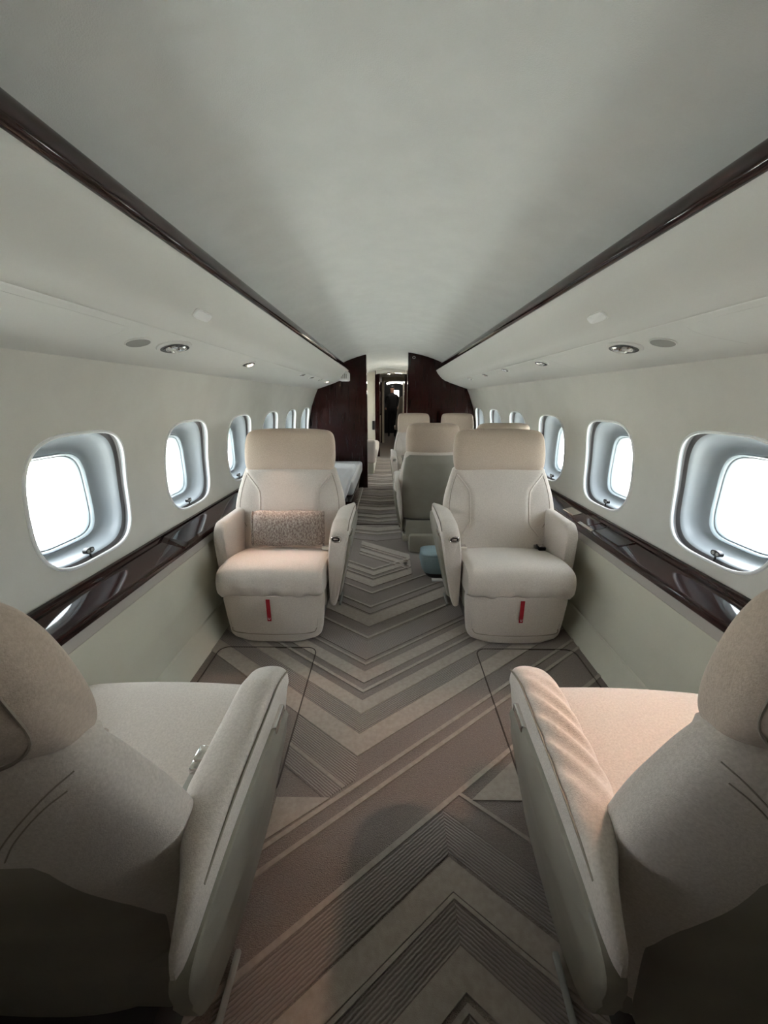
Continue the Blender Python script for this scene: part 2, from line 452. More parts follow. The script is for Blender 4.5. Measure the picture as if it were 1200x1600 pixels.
# lower sidewalls: kick panel, leather dado panels, trim band
def dado(s):
    o = wall_l if s < 0 else wall_r
    y0, y1 = Y_AFT+.01, Y_BULK-.02
    def pl(name, pts, ya, yb, m):
        if s > 0 and ya > 3.0: pts = [(min(x+.07, 1.19), z) for x, z in pts]
        V, F = loft([[(s*x, ya, z) for x, z in pts], [(s*x, yb, z) for x, z in pts]], cap=True)
        return mobj(name, V, F, m, o, smooth=False)
    for a, b in ((y0, 3.05), (3.053, y1)):
        pl('kick_panel', [(1.0,0.0),(1.006,.02),(1.045,.13),(1.052,.137),(1.19,.137),(1.19,0)], a, b, M_DADO)
        pl('trim_band', [(1.076,.518),(1.078,.567),(1.19,.567),(1.19,.518)], a, b, M_BAND)
    for a, b in ((y0,1.0),(1.003,2.15),(2.153,3.05),(3.053,4.5),(4.503,y1)):
        pl('dado_panel', [(1.050,.140),(1.068,.30),(1.078,.515),(1.19,.515),(1.19,.140)], a, b, M_DADO)
dado(-1); dado(1)

# ------------------------------------------------------------------ bulkheads
def ceil_arc(x0, x1, n=10): return [(x0+(x1-x0)*i/n, min(czz(abs(x0+(x1-x0)*i/n)), 5)-.002) for i in range(n+1)]
def wallprof(s, z0=0.0):
    zs = [z0, .6, .8, 1.0, 1.2, 1.35, 1.44]
    return [(s*(wx(z)-.005), z) for z in zs]+[(s*1.02, 1.55), (s*.925, 1.675)]
def bulk_panel(name, x_in, s, y0, y1, m, parent=None):
    poly = [(x_in, 0)]+wallprof(s)+[(x, z) for x, z in ceil_arc(s*.80, x_in)]
    return mobj(name, *prism(poly, 1, y0, y1), m, parent, smooth=False)
wf = struct(bulk_panel('wall_front', -.372, -1, Y_BULK, Y_BULK+.16, M_WOODV), 'glossy dark wood bulkhead panel left of the aisle doorway')
wf2 = struct(bulk_panel('wall_front_right', .222, 1, Y_BULK, Y_BULK+.16, M_WOODV), 'glossy dark wood bulkhead panel right of the aisle doorway')
mobj('panel_joint', *box(-.376, -.366, Y_BULK-.006, Y_BULK+.17, .0, 1.898), M_WOODV, wf, smooth=False)
for x, z, r in ((.30, 1.86, .017),):
    V, F = tube([(x+r*math.cos(t*math.pi/10), Y_BULK-.006, z+r*math.sin(t*math.pi/10)) for t in range(20)], .005, 8, closed=True)
    mobj('door_stop_ring', V, F, M_CHROME, wf2)
# aft bulkhead (behind the camera) with its doorway
wa = struct(bulk_panel('wall_aft', -.38, -1, Y_AFT-.06, Y_AFT, M_LEA)); bulk_panel('aft_panel', .33, 1, Y_AFT-.06, Y_AFT, M_LEA, wa)
mobj('aft_closet', *merge(box(-1.26,1.26,-2.04,-2.0,0,2), box(-1.26,-1.2,-2.0,Y_AFT-.06,0,1.6), box(1.2,1.26,-2.0,Y_AFT-.06,0,1.6)), M_WOODV, wa, smooth=False)
# middle bulkhead: cream wall with dark framed arched doorway
poly_l = [(-.345,0)]+wallprof(-1)+ceil_arc(-.80,-.345)
wm = struct(mobj('wall_middle', *prism(poly_l, 1, Y_MID, Y_MID+.1), M_CREAM, smooth=False), 'cream bulkhead with arched doorway beyond the dark wood panels')
mobj('right_panel', *prism([(.345,0)]+wallprof(1)+ceil_arc(.80,.345), 1, Y_MID, Y_MID+.1), M_CREAM, wm, smooth=False)
arch = [(-.345+.69*i/12, 1.94-.035*((i-6)/6)**2) for i in range(13)]
mobj('header', *prism(arch+[(x, z) for x, z in ceil_arc(.345,-.345)], 1, Y_MID, Y_MID+.1), M_CREAM, wm, smooth=False)
mobj('door_jamb', *box(-.36,-.26,Y_MID-.03,Y_MID+.14,0,1.93), M_WOODV, wm, smooth=False)
mobj('door_jamb', *box(.30,.36,Y_MID-.03,Y_MID+.14,0,1.93), M_WOODV, wm, smooth=False)
mobj('door_arch', *loft([[(x, Y_MID-.04, z+.005), (x, Y_MID-.04, z-.075), (x, Y_MID+.12, z-.075), (x, Y_MID+.12, z+.005)] for x, z in arch]), M_CHROME, wm)
mobj('wall_switch', *box(-.43,-.375,Y_MID-.025,Y_MID-.0005,.62,.82), M_BLACK, wm, smooth=False)
# forward corridor side cabinets, cream door frame, flight deck end
wc = struct(mobj('wall_corridor_left', *box(-1.2,-.30,Y_MID+.15,Y_FWD,0,1.8), M_WOODV, smooth=False), 'dark wood corridor cabinet front')
mobj('cabinet_panel', *box(-.302,-.285,Y_MID+.35,Y_MID+1.2,.1,1.75,.006), M_CREAM, wc)
mobj('cabinet_panel', *box(-.302,-.288,Y_MID+1.5,Y_MID+2.6,.9,1.5,.006), M_CHROME, wc)
mobj('cabinet_panel', *box(-.302,-.288,Y_MID+1.5,Y_MID+2.6,.1,.85,.006), M_CREAM, wc)
wc2 = struct(mobj('wall_corridor_right', *box(.36,1.2,Y_MID+.15,Y_FWD,0,1.8), M_WOODV, smooth=False), 'dark wood corridor cabinet front')
mobj('cabinet_panel', *box(.345,.362,Y_MID+.3,Y_MID+2.6,.1,1.75,.006), M_CREAM, wc2)
wfr = struct(mobj('door_1', *merge(box(-.26,-.19,Y_FWD,Y_FWD+.1,0,1.92,.01), box(.36,.45,Y_FWD,Y_FWD+.1,0,1.92,.01), box(-.26,.45,Y_FWD,Y_FWD+.1,1.80,1.93,.01)), M_CREAM), 'cream door frame at the far end of the corridor')
mobj('frame_backing', *merge(box(-1.2,-.26,Y_FWD+.02,Y_FWD+.08,0,1.78), box(.45,1.2,Y_FWD+.02,Y_FWD+.08,0,1.78)), M_WOODV, wfr, smooth=False)
we = struct(mobj('wall_end', *box(-1.2,1.2,Y_END-.1,Y_END,0,1.95), M_BLACK, smooth=False), 'dark flight deck end wall')
mobj('end_window', *box(.13,.33,Y_END-.13,Y_END-.1,1.38,1.62,.02), M_LAMPC, we)
mobj('ceiling_light_arch', *tube([(-.13+.6*i/12, Y_FWD+1.6, 1.84-.05*((i-6)/6)**2) for i in range(13)], .03, 8), M_LAMPC, we)

# ------------------------------------------------------------------ side ledges
def ledge(s, label):
    o = empty('side_ledge', (s*1.12, 2.8, .567))
    B = Vector((s*1.12, 2.8, .567))
    y0, y1 = Y_AFT+.01, (Y_BULK-.03 if s < 0 else 3.05)
    P = [(1.190,.568),(1.064,.568),(1.058,.574),(1.057,.596),(1.061,.603),(1.070,.606),(1.178,.630),(1.184,.646),(1.190,.648)]
    def put(name, V, F, m, smooth=True): return mobj(name, [Vector(v)-B for v in V], F, m, o, smooth)
    V, F = loft([[(s*x, y0, z) for x, z in P], [(s*x, y1, z) for x, z in P]]); put('ledge_top', V, F, M_WOOD)
    P2 = [(1.182,.630),(1.182,.650),(1.196,.652),(1.196,.630)]
    V, F = loft([[(s*x, y0, z) for x, z in P2], [(s*x, y1, z) for x, z in P2]]); put('rear_upstand', V, F, M_WOOD, False)
    zt = lambda x: .606+(x-1.07)*.2222
    def plate(name, x0, x1, ya, yb, h, m, r=.006):
        P3 = [(x0, zt(x0)), (x0, zt(x0)+h-.003), (x0+.004, zt(x0)+h), (x1-.004, zt(x1)+h), (x1, zt(x1)+h-.003), (x1, zt(x1))]
        V, F = loft([[(s*x, ya, z) for x, z in P3], [(s*x, yb, z) for x, z in P3]]); return put(name, V, F, m, False)
    if s < 0:
        P4 = [(1.052,.596),(1.050,.608),(1.060,.618),(1.172,.644),(1.180,.640),(1.180,.62)]
        V, F = loft([[(s*x, y, .60+(z-.60)*kz) for x, z in P4] for y, kz in ((1.76,.55),(1.80,1),(2.75,1))]); put('folding_table_lid', V, F, M_WOOD, False)
    else:
        for x0, x1, ya, yb in ((1.085,1.172,2.02,2.03),(1.085,1.172,1.78,1.79),(1.085,1.092,1.78,2.03),(1.165,1.172,1.78,2.03)):
            plate('tray_frame', x0, x1, ya, yb, .004, M_WOOD)
        plate('tray_inset', 1.092, 1.165, 1.79, 2.02, .0015, M_DGREY)
        plate('chrome_glint', 1.10, 1.16, 2.30, 2.44, .003, M_CHROME)  # chrome bit, also standing in for pale reflections on the ledge
        plate('lid_panel', 1.08, 1.172, 2.10, 2.26, .003, M_WOOD)
        plate('chrome_glint', 1.074, 1.094, 2.02, 2.18, .003, M_CHROME)  # chrome strip placed where the glossy wood shows a bright reflection
    # cup holder ring
    yc = 2.9 if s < 0 else 2.75
    V, F = tube([(s*(1.115+.035*math.cos(a*math.pi/12)), yc+.035*math.sin(a*math.pi/12), zt(1.115)+.006) for a in range(24)], .006, 8, closed=True)
    put('cup_holder_ring', V, F, M_CHROME)
    tag(o, label, 'ledge', 'side ledges')
ledge(-1, 'glossy dark wood ledge with raised table lid under the left windows')
ledge(1, 'glossy dark wood ledge with inset tray under the right windows')

# ------------------------------------------------------------------ overhead fixtures
def psu(x): return 1.5275-(x-.805)*.335
def fixture_frame(s, x, y):
    # local frame on the sloping service panel; returns matrix: local x outboard, y along cabin, z down-normal
    n_ = Vector((-s*.335, 0, -1)).normalized(); u = Vector((s, 0, -.335)).normalized(); v = Vector((0, 1, 0))
    M = Matrix((u, v, n_)).transposed().to_4x4(); M.translation = Vector((s*x, y, psu(x)))
    return M
def reading_light(s, x, y, size, lit, label, group):
    o = empty('reading_light', (0,0,0)); M = fixture_frame(s, x, y)
    o.matrix_world = Matrix.Translation(M.translation)
    Rm = M.to_3x3()
    def put(name, VF, m, par=o): return mobj(name, [Rm @ Vector(v) for v in VF[0]], VF[1], m, par)
    N = 36
    ov = lambda a, b, z, n_=2.3: [sup(2*math.pi*j/N, a, b, n_)+(z,) for j in range(N)]
    k = size
    put('bezel', loft([ov(.052*k,.085*k,0,1.7), ov(.050*k,.082*k,.004*k,1.7), ov(.036*k,.060*k,.006*k), ov(.032*k,.056*k,-.002*k), ov(.028*k,.05*k,.0005*k)], cap=False), M_VAL)
    put('recess', loft([ov(.037*k,.064*k,.0065*k), ov(.030*k,.054*k,.004*k), ov(.026*k,.048*k,.002*k)], cap=True), M_DGREY)
    for dy in (-.025*k, .025*k):
        c = [(.021*k*math.cos(2*math.pi*j/20), dy+.021*k*math.sin(2*math.pi*j/20)) for j in range(20)]
        put('lens', loft([[(a, b, .003*k) for a, b in c], [(a*.85, (b-dy)*.85+dy, .012*k) for a, b in c], [(a*.3, (b-dy)*.3+dy, .013*k) for a, b in c]]), (M_LAMPW if lit and dy > 0 else M_CHROME))
        put('lens_ring', tube([(1.15*a, (b-dy)*1.15+dy, .006*k) for a, b in c], .003*k, 6, closed=True), M_BLACK if dy < 0 else M_CHROME)
    tag(o, label, 'light', group)
    return o
G = 'reading lights in the overhead panels'
reading_light(-1, .878, 1.60, 1.15, False, 'large unlit chrome reading light beside the left speaker disc', G)
reading_light(1, .878, 1.64, 1.15, False, 'large unlit chrome reading light beside the right speaker disc', G)
reading_light(-1, .868, 2.39, .85, True, 'glowing warm reading light over the front left seat', G)
reading_light(1, .852, 2.43, .85, False, 'unlit chrome reading light over the front right seat', G)
for i, (s, y) in enumerate([(-1,3.68),(-1,4.12),(-1,4.6),(1,3.1),(1,3.72),(1,4.4)]):
    nm = ['first','second','third'][i % 3]
    reading_light(s, .83, y, .7, False, '%s small chrome light of the far row on the %s overhead panel' % (nm, 'left' if s < 0 else 'right'), G)
reading_light(-1, .83, 5.1, .7, True, 'small glowing light at the far end of the left overhead panel', G)
reading_light(1, .86, .80, .85, True, 'glowing warm reading light over the near right seat', G)
def spot(name, loc, target, energy, size, color, blend=.4):
    d = bpy.data.lights.new(name, 'SPOT'); d.energy = energy; d.spot_size = math.radians(size); d.spot_blend = blend; d.color = color; d.shadow_soft_size = .015
    o = bpy.data.objects.new(name, d); COL.objects.link(o); o.location = loc
    o.rotation_euler = (Vector(target)-Vector(loc)).to_track_quat('-Z', 'Y').to_euler()
spot('lamp_beam', (-.86, 2.40, 1.47), (-.66, 2.03, .45), 18, 46, (1,.66,.50), 1.0)
spot('lamp_beam', (.85, .80, 1.47), (.58, .76, .5), 14, 58, (1,.64,.48))
def speaker(s, x, y, label):
    M = fixture_frame(s, x, y); Rm = M.to_3x3(); o = empty('speaker_grille', M.translation)
    N = 32; ov = lambda k, z: [(.036*k*math.cos(2*math.pi*j/N), .05*k*math.sin(2*math.pi*j/N), z) for j in range(N)]
    f = lambda VF: ([Rm @ Vector(v) for v in VF[0]], VF[1])
    mobj('grille', *f(loft([ov(1, 0), ov(1, .003), ov(.94, .004)])), M_GREYP, o)
    mobj('rim', *f(tube(ov(1.0, .002), .0025, 6, closed=True)), M_VAL, o)
    tag(o, label, 'speaker', 'round speaker grilles')
speaker(-1, .902, 1.41, 'round grey speaker disc on the left overhead panel')
speaker(1, .898, 1.445, 'round grey speaker disc on the right overhead panel')
def sign(s, y, label):
    n_ = Vector((-s*.66, 0, -.75)).normalized(); u = Vector((s*.75, 0, -.66)).normalized()
    M = Matrix((u, Vector((0,1,0)), n_)).transposed(); o = empty('sign_cover', (s*.692, y, 1.5865)); 
    N = 32; ov = lambda k, z: [sup(2*math.pi*j/N, .017*k, .055*k, 4)+(z,) for j in range(N)]
    f = lambda VF: ([M @ Vector(v) for v in VF[0]], VF[1])
    mobj('cover', *f(loft([ov(1,-.006), ov(1,.004), ov(.9,.007)])), M_WHITE, o)
    mobj('bezel', *f(tube(ov(1.06, .0), .0025, 6, closed=True)), M_VAL, o)
    tag(o, label, 'sign', 'blank sign covers')
sign(-1, 1.46, 'blank white rounded sign cover on the left valance')
sign(1, 1.51, 'blank white rounded sign cover on the right valance')
for s, o in ((-1, val_l), (1, val_r)):
    for ya, yb in ((.55,1.28),(2.05,2.30),(2.85,3.4)):
        pts = [(s*.83, yb, psu(.83)-.001), (s*.83, (ya+yb)/2, psu(.83)-.001), (s*.83, ya, psu(.83)-.001)]
        c = [(s*.83, ya), (s*.83, yb-.05), (s*.84, yb-.01), (s*.90, yb), (s*1.0, yb-.06)]
        mobj('panel_gap', *tube([(x, y, psu(abs(x))+.0008) for x, y in chaikin(c, 2, False)], .0014, 6), M_VAL, o)
# white unit with a grille at the forward end of the left valance
o = empty('emergency_light', (-.66, 5.55, 1.56)); Bq = Vector((-.66, 5.55, 1.56))
mobj('housing', *box(-.06,.07,-.12,.12,-.02,.10,.02,3), M_WHITE, o)
for i in range(4): mobj('louvre', *box(-.03+.022*i,-.018+.022*i,-.124,-.115,.01,.07), M_GREYP, o, smooth=False)
tag(o, 'white louvred emergency light unit at the far end of the left valance', 'light')

def fill_lamp(x, y, z, k, label):
    o = empty('fill_lamp', (x, y, z)); N = 24
    c = lambda r, h: [(k*r*math.cos(2*math.pi*j/N), k*r*math.sin(2*math.pi*j/N), h) for j in range(N)]
    mobj('lamp_ring', *tube(c(.13, -.004), .012, 8, closed=True), M_CHROME, o)
    mobj('diffuser', *loft([c(.125, .01), c(.125, -.004), c(.11, -.010)]), M_LAMPZ, o)
    tag(o, label, 'light', 'added fill lamps beyond the bulkhead')
M_LAMPZ = emis('fill_lamp_white', (255,246,232), 40)
fill_lamp(.62, 7.6, 1.805, 1, 'added round fill lamp hidden past the right bulkhead panel')  # unseen lamp, added to brighten the cream header and next zone
fill_lamp(-.05, 10.4, 1.928, .55, 'added round fill lamp over the narrow forward corridor')  # small lamp added to lift the dark corridor
# ------------------------------------------------------------------ seats
def build_seat(name, loc, facing, aisle, label, group, kx=1.0, rec=.27, conf=False, strap=True, buckles='none', wrinkle=0, yaw=0, wall_arm=.355):
    """local frame: front at y=0 looking to -Y, back towards +Y; aisle=+1 puts the handle arm on +x"""
    root = empty(name, loc, (0 if facing < 0 else math.pi)+yaw)
    m = aisle if facing < 0 else -aisle
    X = lambda x: m*x*kx
    yc = lambda z: .585+(max(z,.40)-.71)*rec
    NR = 64
    # --- backrest body
    wt = [(.13,.25),(.16,.285),(.22,.305),(.40,.335),(.50,.345),(.57,.350),(.63,.353),(.72,.340),(.80,.317),(.86,.297),(.895,.275),(.91,.20)]
    dt = [(.13,.03),(.17,.05),(.40,.064),(.6,.070),(.8,.064),(.88,.05),(.91,.02)]
    seam = [(.40,.26),(.47,.250),(.52,.205),(.56,.185),(.72,.185),(.76,.195),(.845,.262),(.90,.30)]
    def sx(z):
        for i in range(len(seam)-1):
            if seam[i][0] <= z <= seam[i+1][0]:
                t = (z-seam[i][0])/(seam[i+1][0]-seam[i][0]); return seam[i][1]*(1-t)+seam[i+1][1]*t
        return .3
    def surf(x, z):
        W, D = interp(wt, z), interp(dt, z)
        q = min(abs(x)/W, .999)
        y = yc(z)-D*(1-q**3.4)**(1/3.4)-.030*q**3
        if z < .88 and z > .40:
            g = (sx(z)-abs(x))
            y -= .012*(1/(1+math.exp(-g/.005)))-.006*math.exp(-(g/.007)**2)
        return y
    rings = []
    zs = [.13,.14,.155,.18,.22,.27,.33,.37]+[.39+.0125*i for i in range(40)]+[.895,.904,.91]
    for z in zs:
        W, D = interp(wt, z), interp(dt, z); ring = []
        for j in range(NR*2):
            t = 2*math.pi*j/(NR*2); a, b = sup(t, W, D, 3.4)
            y = yc(z)+b-.030*(abs(a)/W)**3
            if b < 0: y = surf(a, z) if abs(a) < W*.985 else y
            ring.append((X(a), y, z))
        rings.append(ring)
    back = mobj('backrest', *loft(rings), M_FAB, root)
    for sg in (-1, 1):
        P = chaikin([(.268,.85),(.225,.80),(.192,.755),(.185,.72),(.185,.60),(.187,.545),(.215,.515),(.245,.475)], 2, False)
        mobj('piping', *tube([(X(sg*x), surf(x, z)-.003, z) for x, z in P], .0058, 8), M_FAB, back)
        P = chaikin([(.266,.858),(.279,.83),(.302,.76),(.318,.66),(.312,.60),(.272,.53)], 2, False)
        mobj('bolster_seam', *tube([(X(sg*x), surf(x, z)+.0005, z) for x, z in P], .0025, 6), M_SEAM, back)
    # --- leather rear shell
    top = .87 if conf else .755
    if conf: st = [(.13,.24),(.16,.275),(.30,.30),(.55,.325),(.70,.318),(.80,.30),(.85,.285),(top,.25)]
    else: st = [(.12,.20),(.15,.235),(.30,.262),(.48,.274),(.57,.266),(.66,.246),(.73,.222),(top,.195)]
    rings = []
    for i in range(28):
        z = st[0][0]+(top-st[0][0])*i/27; W = interp(st, z)
        yb = yc(max(z, .42))+.046+(0 if z > .42 else -.05*(.42-z)); D = .036*min(1, max(.25, (top-z)/.05)); ring = []
        for j in range(NR):
            t = 2*math.pi*j/NR; a, b = sup(t, W, D, 3.0)
            ring.append((X(a), yb+b-.040*(abs(a)/.34)**2.5, z))
        rings.append(ring)
    sh = mobj('back_shell', *loft(rings), M_LEA, root); sh['label'] = 'grey taupe leather rear shell'
    if conf:
        ysh = yc(.42)+.09
        V, F = loft([[(X(-.30), ysh-.02, z), (X(-.2), ysh+.003, z), (X(.2), ysh+.003, z), (X(.30), ysh-.02, z), (X(.3), ysh-.05, z), (X(-.3), ysh-.05, z)] for z in (.296, .302)]); mobj('shell_joint', V, F, M_DGREY, sh, smooth=False)
        mobj('literature_pocket', *box(min(X(-.21),X(.27)), max(X(-.21),X(.27)), ysh-.03, ysh+.008, .135, .29, .006), M_LEA, sh)
        mobj('lower_frame', *box(min(X(-.31),X(.31)), max(X(-.31),X(.31)), .30, ysh-.005, .085, .15, .02), M_LEA, root)
    else:
        # stitched seam round the fabric edge of the back
        for sg in (-1, 1):
            for off in (0, .022):
                P = chaikin([(.285-off*.3,.865-off),(.262-off*.4,.850-off),(.215-off*.3,.80-off),(.18,.755-off)], 2, False); Q = []
                for x, z in P:
                    W_, D_ = interp(wt, z), interp(dt, z); q = min(x/W_, .99)
                    Q.append((X(sg*x), yc(z)+D_*(1-q**3.4)**(1/3.4)-.03*q**3, z))
                mobj('stitch_seam', *tube(Q, .0012, 6), M_SEAM, back)
    # --- headrest
    ht = [(.868,.252),(.874,.268),(.885,.277),(.91,.284),(.96,.288),(1.03,.286),(1.075,.279),(1.10,.266),(1.117,.235),(1.125,.16)]
    hd = [(.868,.025),(.88,.047),(.92,.065),(1.0,.070),(1.06,.064),(1.10,.048),(1.125,.014)]
    rings = []
    for i in range(34):
        t_ = i/33; z = .868+.257*(.5-.5*math.cos(math.pi*t_)); W, D = interp(ht, z), interp(hd, z); ring = []
        for j in range(NR):
            t = 2*math.pi*j/NR; a, b = sup(t, W, D, 3.4)
            ring.append((X(a), yc(z)-.012+b-.032*(abs(a)/W)**2.2+(0 if conf or b < 0 else .0045*math.sin(a*52+z*20)*max(0, min(1, (1.03-z)/.08))*(.4+.6*(abs(a)/W))), z))
        rings.append(ring)
    hr = mobj('headrest', *loft(rings), M_FABH, root)
    P = []
    for j in range(NR if not conf else 0):
        t = 2*math.pi*j/NR; a, b = sup(t, .274, .115, 4.0); z = .995+b
        W, D = interp(ht, z), interp(hd, z); q = min(abs(a)/W, .99)
        P.append((X(a), yc(z)-.0095+D*(1-q**3.4)**(1/3.4)-.032*q**2.2, z))
    if P: mobj('headrest_seam', *tube(P, .0022, 6, closed=True), M_SEAM, hr)
    # --- seat cushion
    prof = [(.02,.285),(-.020,.298),(-.034,.35),(-.028,.41),(.0,.452),(.10,.462),(.30,.428),(.47,.385),(.52,.36),(.50,.30),(.30,.28)]
    prof = chaikin(prof, 3); cy, cz = .22, .36; rings = []
    for i in range(29):
        u = -1+2*i/28; e = abs(u); k = 1.0
        if e > .86: k = 1-.20*(1-math.sqrt(max(0, 1-((e-.86)/.14)**2)))
        cr = .014*(1-u*u)
        xx = .281*u
        rg = []
        for (a, b) in prof:
            yy_, zz = cy+(a-cy)*(1-(1-k)*.22), cz+(b-cz)*k+(cr if b > .38 else 0)
            if a < .03 and b < .36: zz += .006*math.sin(u*9+.6)+.004*math.sin(u*21); 
            if a < .05 and b < .42: yy_ += .003*math.sin(u*17+1)*(1 if b < .36 else .4)
            rg.append((X(xx), yy_, zz))
        rings.append(rg)
    cu = mobj('seat_cushion', *loft(rings), M_FAB, root)
    # --- leg rest
    lt = [(.016,.19),(.022,.225),(.04,.252),(.08,.262),(.18,.272),(.285,.276),(.300,.26)]
    rings = []
    for i in range(22):
        z = .016+.284*i/21; W = interp(lt, z); ring = []
        for j in range(NR):
            t = 2*math.pi*j/NR; a, b = sup(t, W, .06, 4.0)
            ring.append((X(a), .055-.012*(z/.3)+b+.018*(a/.28)**2 - .004, z))
        rings.append(ring)
    lr = mobj('leg_rest', *loft(rings), M_FAB, root)
    P = chaikin([(-.245,.27),(-.240,.12),(-.232,.075),(-.18,.066),(0,.062),(.18,.066),(.232,.075),(.240,.12),(.245,.27)], 2, False)
    mobj('leg_rest_seam', *tube([(X(x), -.009-.012*(z/.3)+.018*(x/.28)**2+(.016 if abs(x) > .235 else 0), z) for x, z in P], .0026, 6), M_SEAM, lr)
    if strap:
        V, F = box(-.0105, .0105, -.027, -.0235, .155, .285)
        sp_ = mobj('pull_strap', [(v[0]+X(-.012), v[1]-.003*(v[2]-.155), v[2]) for v in V], F, M_RED, root, smooth=False); sp_['label'] = 'red webbing pull strap'
        text_mesh('strap_mark', 'U', .018, M_WHITE, sp_, (X(-.012), -.0275, .170), (math.pi/2, 0, 0))
    # --- arms
    def arm(side):
        ya, yb = (.115, .685) if side > 0 else (.165, .66)
        n_ = 72; rings = []
        for i in range(n_):
            f = i/(n_-1); y = ya+(yb-ya)*f
            e = min(1, (y-ya)/.05); fr = math.sqrt(max(0, 1-(1-e)**2)); g = min(1, (yb-y)/.06); gr = math.sqrt(max(0, 1-(1-g)**2))
            if side > 0:
                zt = .612+.048*min(1, ((y-ya)/.11))**.6-.03*max(0, (y-.45)/.25)**2
                zb = .15+.03*(1-fr)+.38*max(0, (y-.50)/.2)**1.3; tp = min(1, max(0, (y-.46)/.21)); tp = tp*tp*(3-2*tp); xi, xo = .290+.085*tp, .412; zq = max(.46, zb+.05); w_ = (xo-xi)/.122
                P = [(xi,zb+.02),(xi+.01*w_,zb),(max(.325,xi+.012),zb),(max(.342,xi+.015),min(zb+.06,.5)),(max(.390,xi+.012),zq),(.404,max(.56,zq+.02)),(xo-.002,zt-.05),(xo-.005*w_,zt-.012),(xo-.026*w_,zt+.002),(xi+.056*w_,zt),(xi+.028*w_,zt-.012),(xi+.014*w_,zt-.05),(xi,.45 if zb<.4 else zt-.07)]
            else:
                zt = .60+.045*min(1, ((y-ya)/.05))**.5
                zb = .15; xi, xo = .284, wall_arm
                P = [(xi,zb+.02),(xi+.01,zb),(xo-.04,zb),(xo-.022,zb+.08),(xo-.004,.40),(xo,.52),(xo,zt-.03),(xo-.012,zt),(xi+.012,zt),(xi,zt-.03),(xi,.4)]
            Pc = chaikin(P, 2); cx = sum(p[0] for p in Pc)/len(Pc); czc = (zb+zt)/2
            kk = (.84+.16*fr)*(.25+.75*gr); kz = (.95+.05*fr)*(.45+.55*gr)
            rings.append([(X(side*(cx+(p[0]-cx)*kk)), y, czc+(p[1]-czc)*kz+(wrinkle*math.sin(y*95+(p[0]-.35)*130)*math.exp(-((y-.36)/.13)**2)*max(0, min(1, (p[1]-.6)/.04)) if side > 0 else 0)) for p in Pc])
        return mobj('armrest', *loft(rings), M_FAB, root)
    aa = arm(1)
    if not conf: arm(-1)
    # leather outer panel on the aisle arm
    def xo(z): return .338+(.398-.338)*min(1, max(0, (z-.2)/.27))+(.008 if z > .5 else 0)
    out = [(.175,.22),(.20,.175),(.48,.175),(.56,.23),(.64,.36),(.692,.52),(.69,.575),(.62,.592),(.45,.592),(.25,.575),(.20,.555),(.17,.50)]
    cc = [(sum(p[0] for p in out)/len(out)), (sum(p[1] for p in out)/len(out))]
    oc = chaikin(out, 2); rings = []
    for k_, off in ((1.0,-.02),(1.0,.007),(.985,.010),(.7,.0105),(.35,.0105),(.02,.0105)):
        rings.append([(X(xo(cc[1]+(z-cc[1])*k_)+off), cc[0]+(y-cc[0])*k_, cc[1]+(z-cc[1])*k_) for y, z in oc])
    sp = mobj('side_panel', *loft(rings), M_LEA, root); sp['label'] = 'grey leather outer side of the aisle arm'
    # piping along the arm pad
    mobj('arm_seam', *tube([(X(.4085), y, .596+.048*min(1, (y-.115)/.11)**.6-.03*max(0, (y-.45)/.25)**2) for y in [.14+.025*i for i in range(20)]], .0024, 6), M_SEAM, aa)
    # chrome handle slot on the arm front and lever on its outer side
    hs = [sup(2*math.pi*j/24, .025, .0145, 3) for j in range(24)]
    yh = .113
    hb = mobj('recline_handle', *tube([(X(.345+a), yh-.004, .578+b) for a, b in hs], .0055, 8, closed=True), M_CHROME, aa); hb['label'] = 'chrome recline handle'
    mobj('handle_slot', *loft([[(X(.345+a), yh+.02, .578+b) for a, b in hs], [(X(.345+a), yh-.003, .578+b) for a, b in hs]]), M_BLACK, hb)
    mobj('grip', *box(min(X(.33),X(.358)), max(X(.33),X(.358)), yh-.006, yh+.004, .572, .583, .003), M_CHROME, hb)
    mobj('side_lever', *box(min(X(.404),X(.419)), max(X(.404),X(.419)), .215, .29, .560, .582, .005), M_CHROME, aa)
    # --- pedestal
    mobj('pedestal', *box(min(X(-.235),X(.235)), max(X(-.235),X(.235)), .16, .64 if not conf else .66, .006, .17, .02), M_LEA if conf else M_DGREY, root)
    mobj('seat_pan', *box(min(X(-.275),X(.275)), max(X(-.275),X(.275)), .10, .56, .165, .30, .02), M_LEA, root)
    if not conf:
        mobj('track_cover', *box(min(X(.305),X(.320)), max(X(.305),X(.320)), .40, .56, .006, .022, .005), M_GREYP, root)
    # --- belt
    def buckle(x, y, z, mm):
        b_ = mobj('belt_buckle', *box(X(x)-.022, X(x)+.022, y-.035, y+.03, z, z+.024, .007), mm, root)
        mobj('buckle_flap', *box(X(x)-.018, X(x)+.018, y-.03, y+.01, z+.022, z+.030, .003), M_CHROME, b_)
        mobj('belt_webbing', *box(X(x)-.02, X(x)+.02, y+.02, y+.14, z-.01, z+.008, .003), M_LEA, b_)
    if buckles == 'dark': buckle(-.235, .37, .422, M_BLACK); buckle(.245, .36, .424, M_CREAM)
    if buckles == 'chrome': buckle(.232, .285, .462, M_CHROME)
    if buckles == 'aisle': buckle(.245, .36, .424, M_CREAM)
    tag(root, label, 'seat', group)
    return root
GC = 'club seats facing each other'
build_seat('cabin_seat', (-.675, 1.845, 0), -1, 1, 'beige wool seat with a knitted pillow on it, facing the camera', GC, buckles='aisle')
build_seat('cabin_seat', (.655, 1.845, 0), -1, -1, 'empty beige wool seat facing the camera beside the right ledge', GC, buckles='dark')
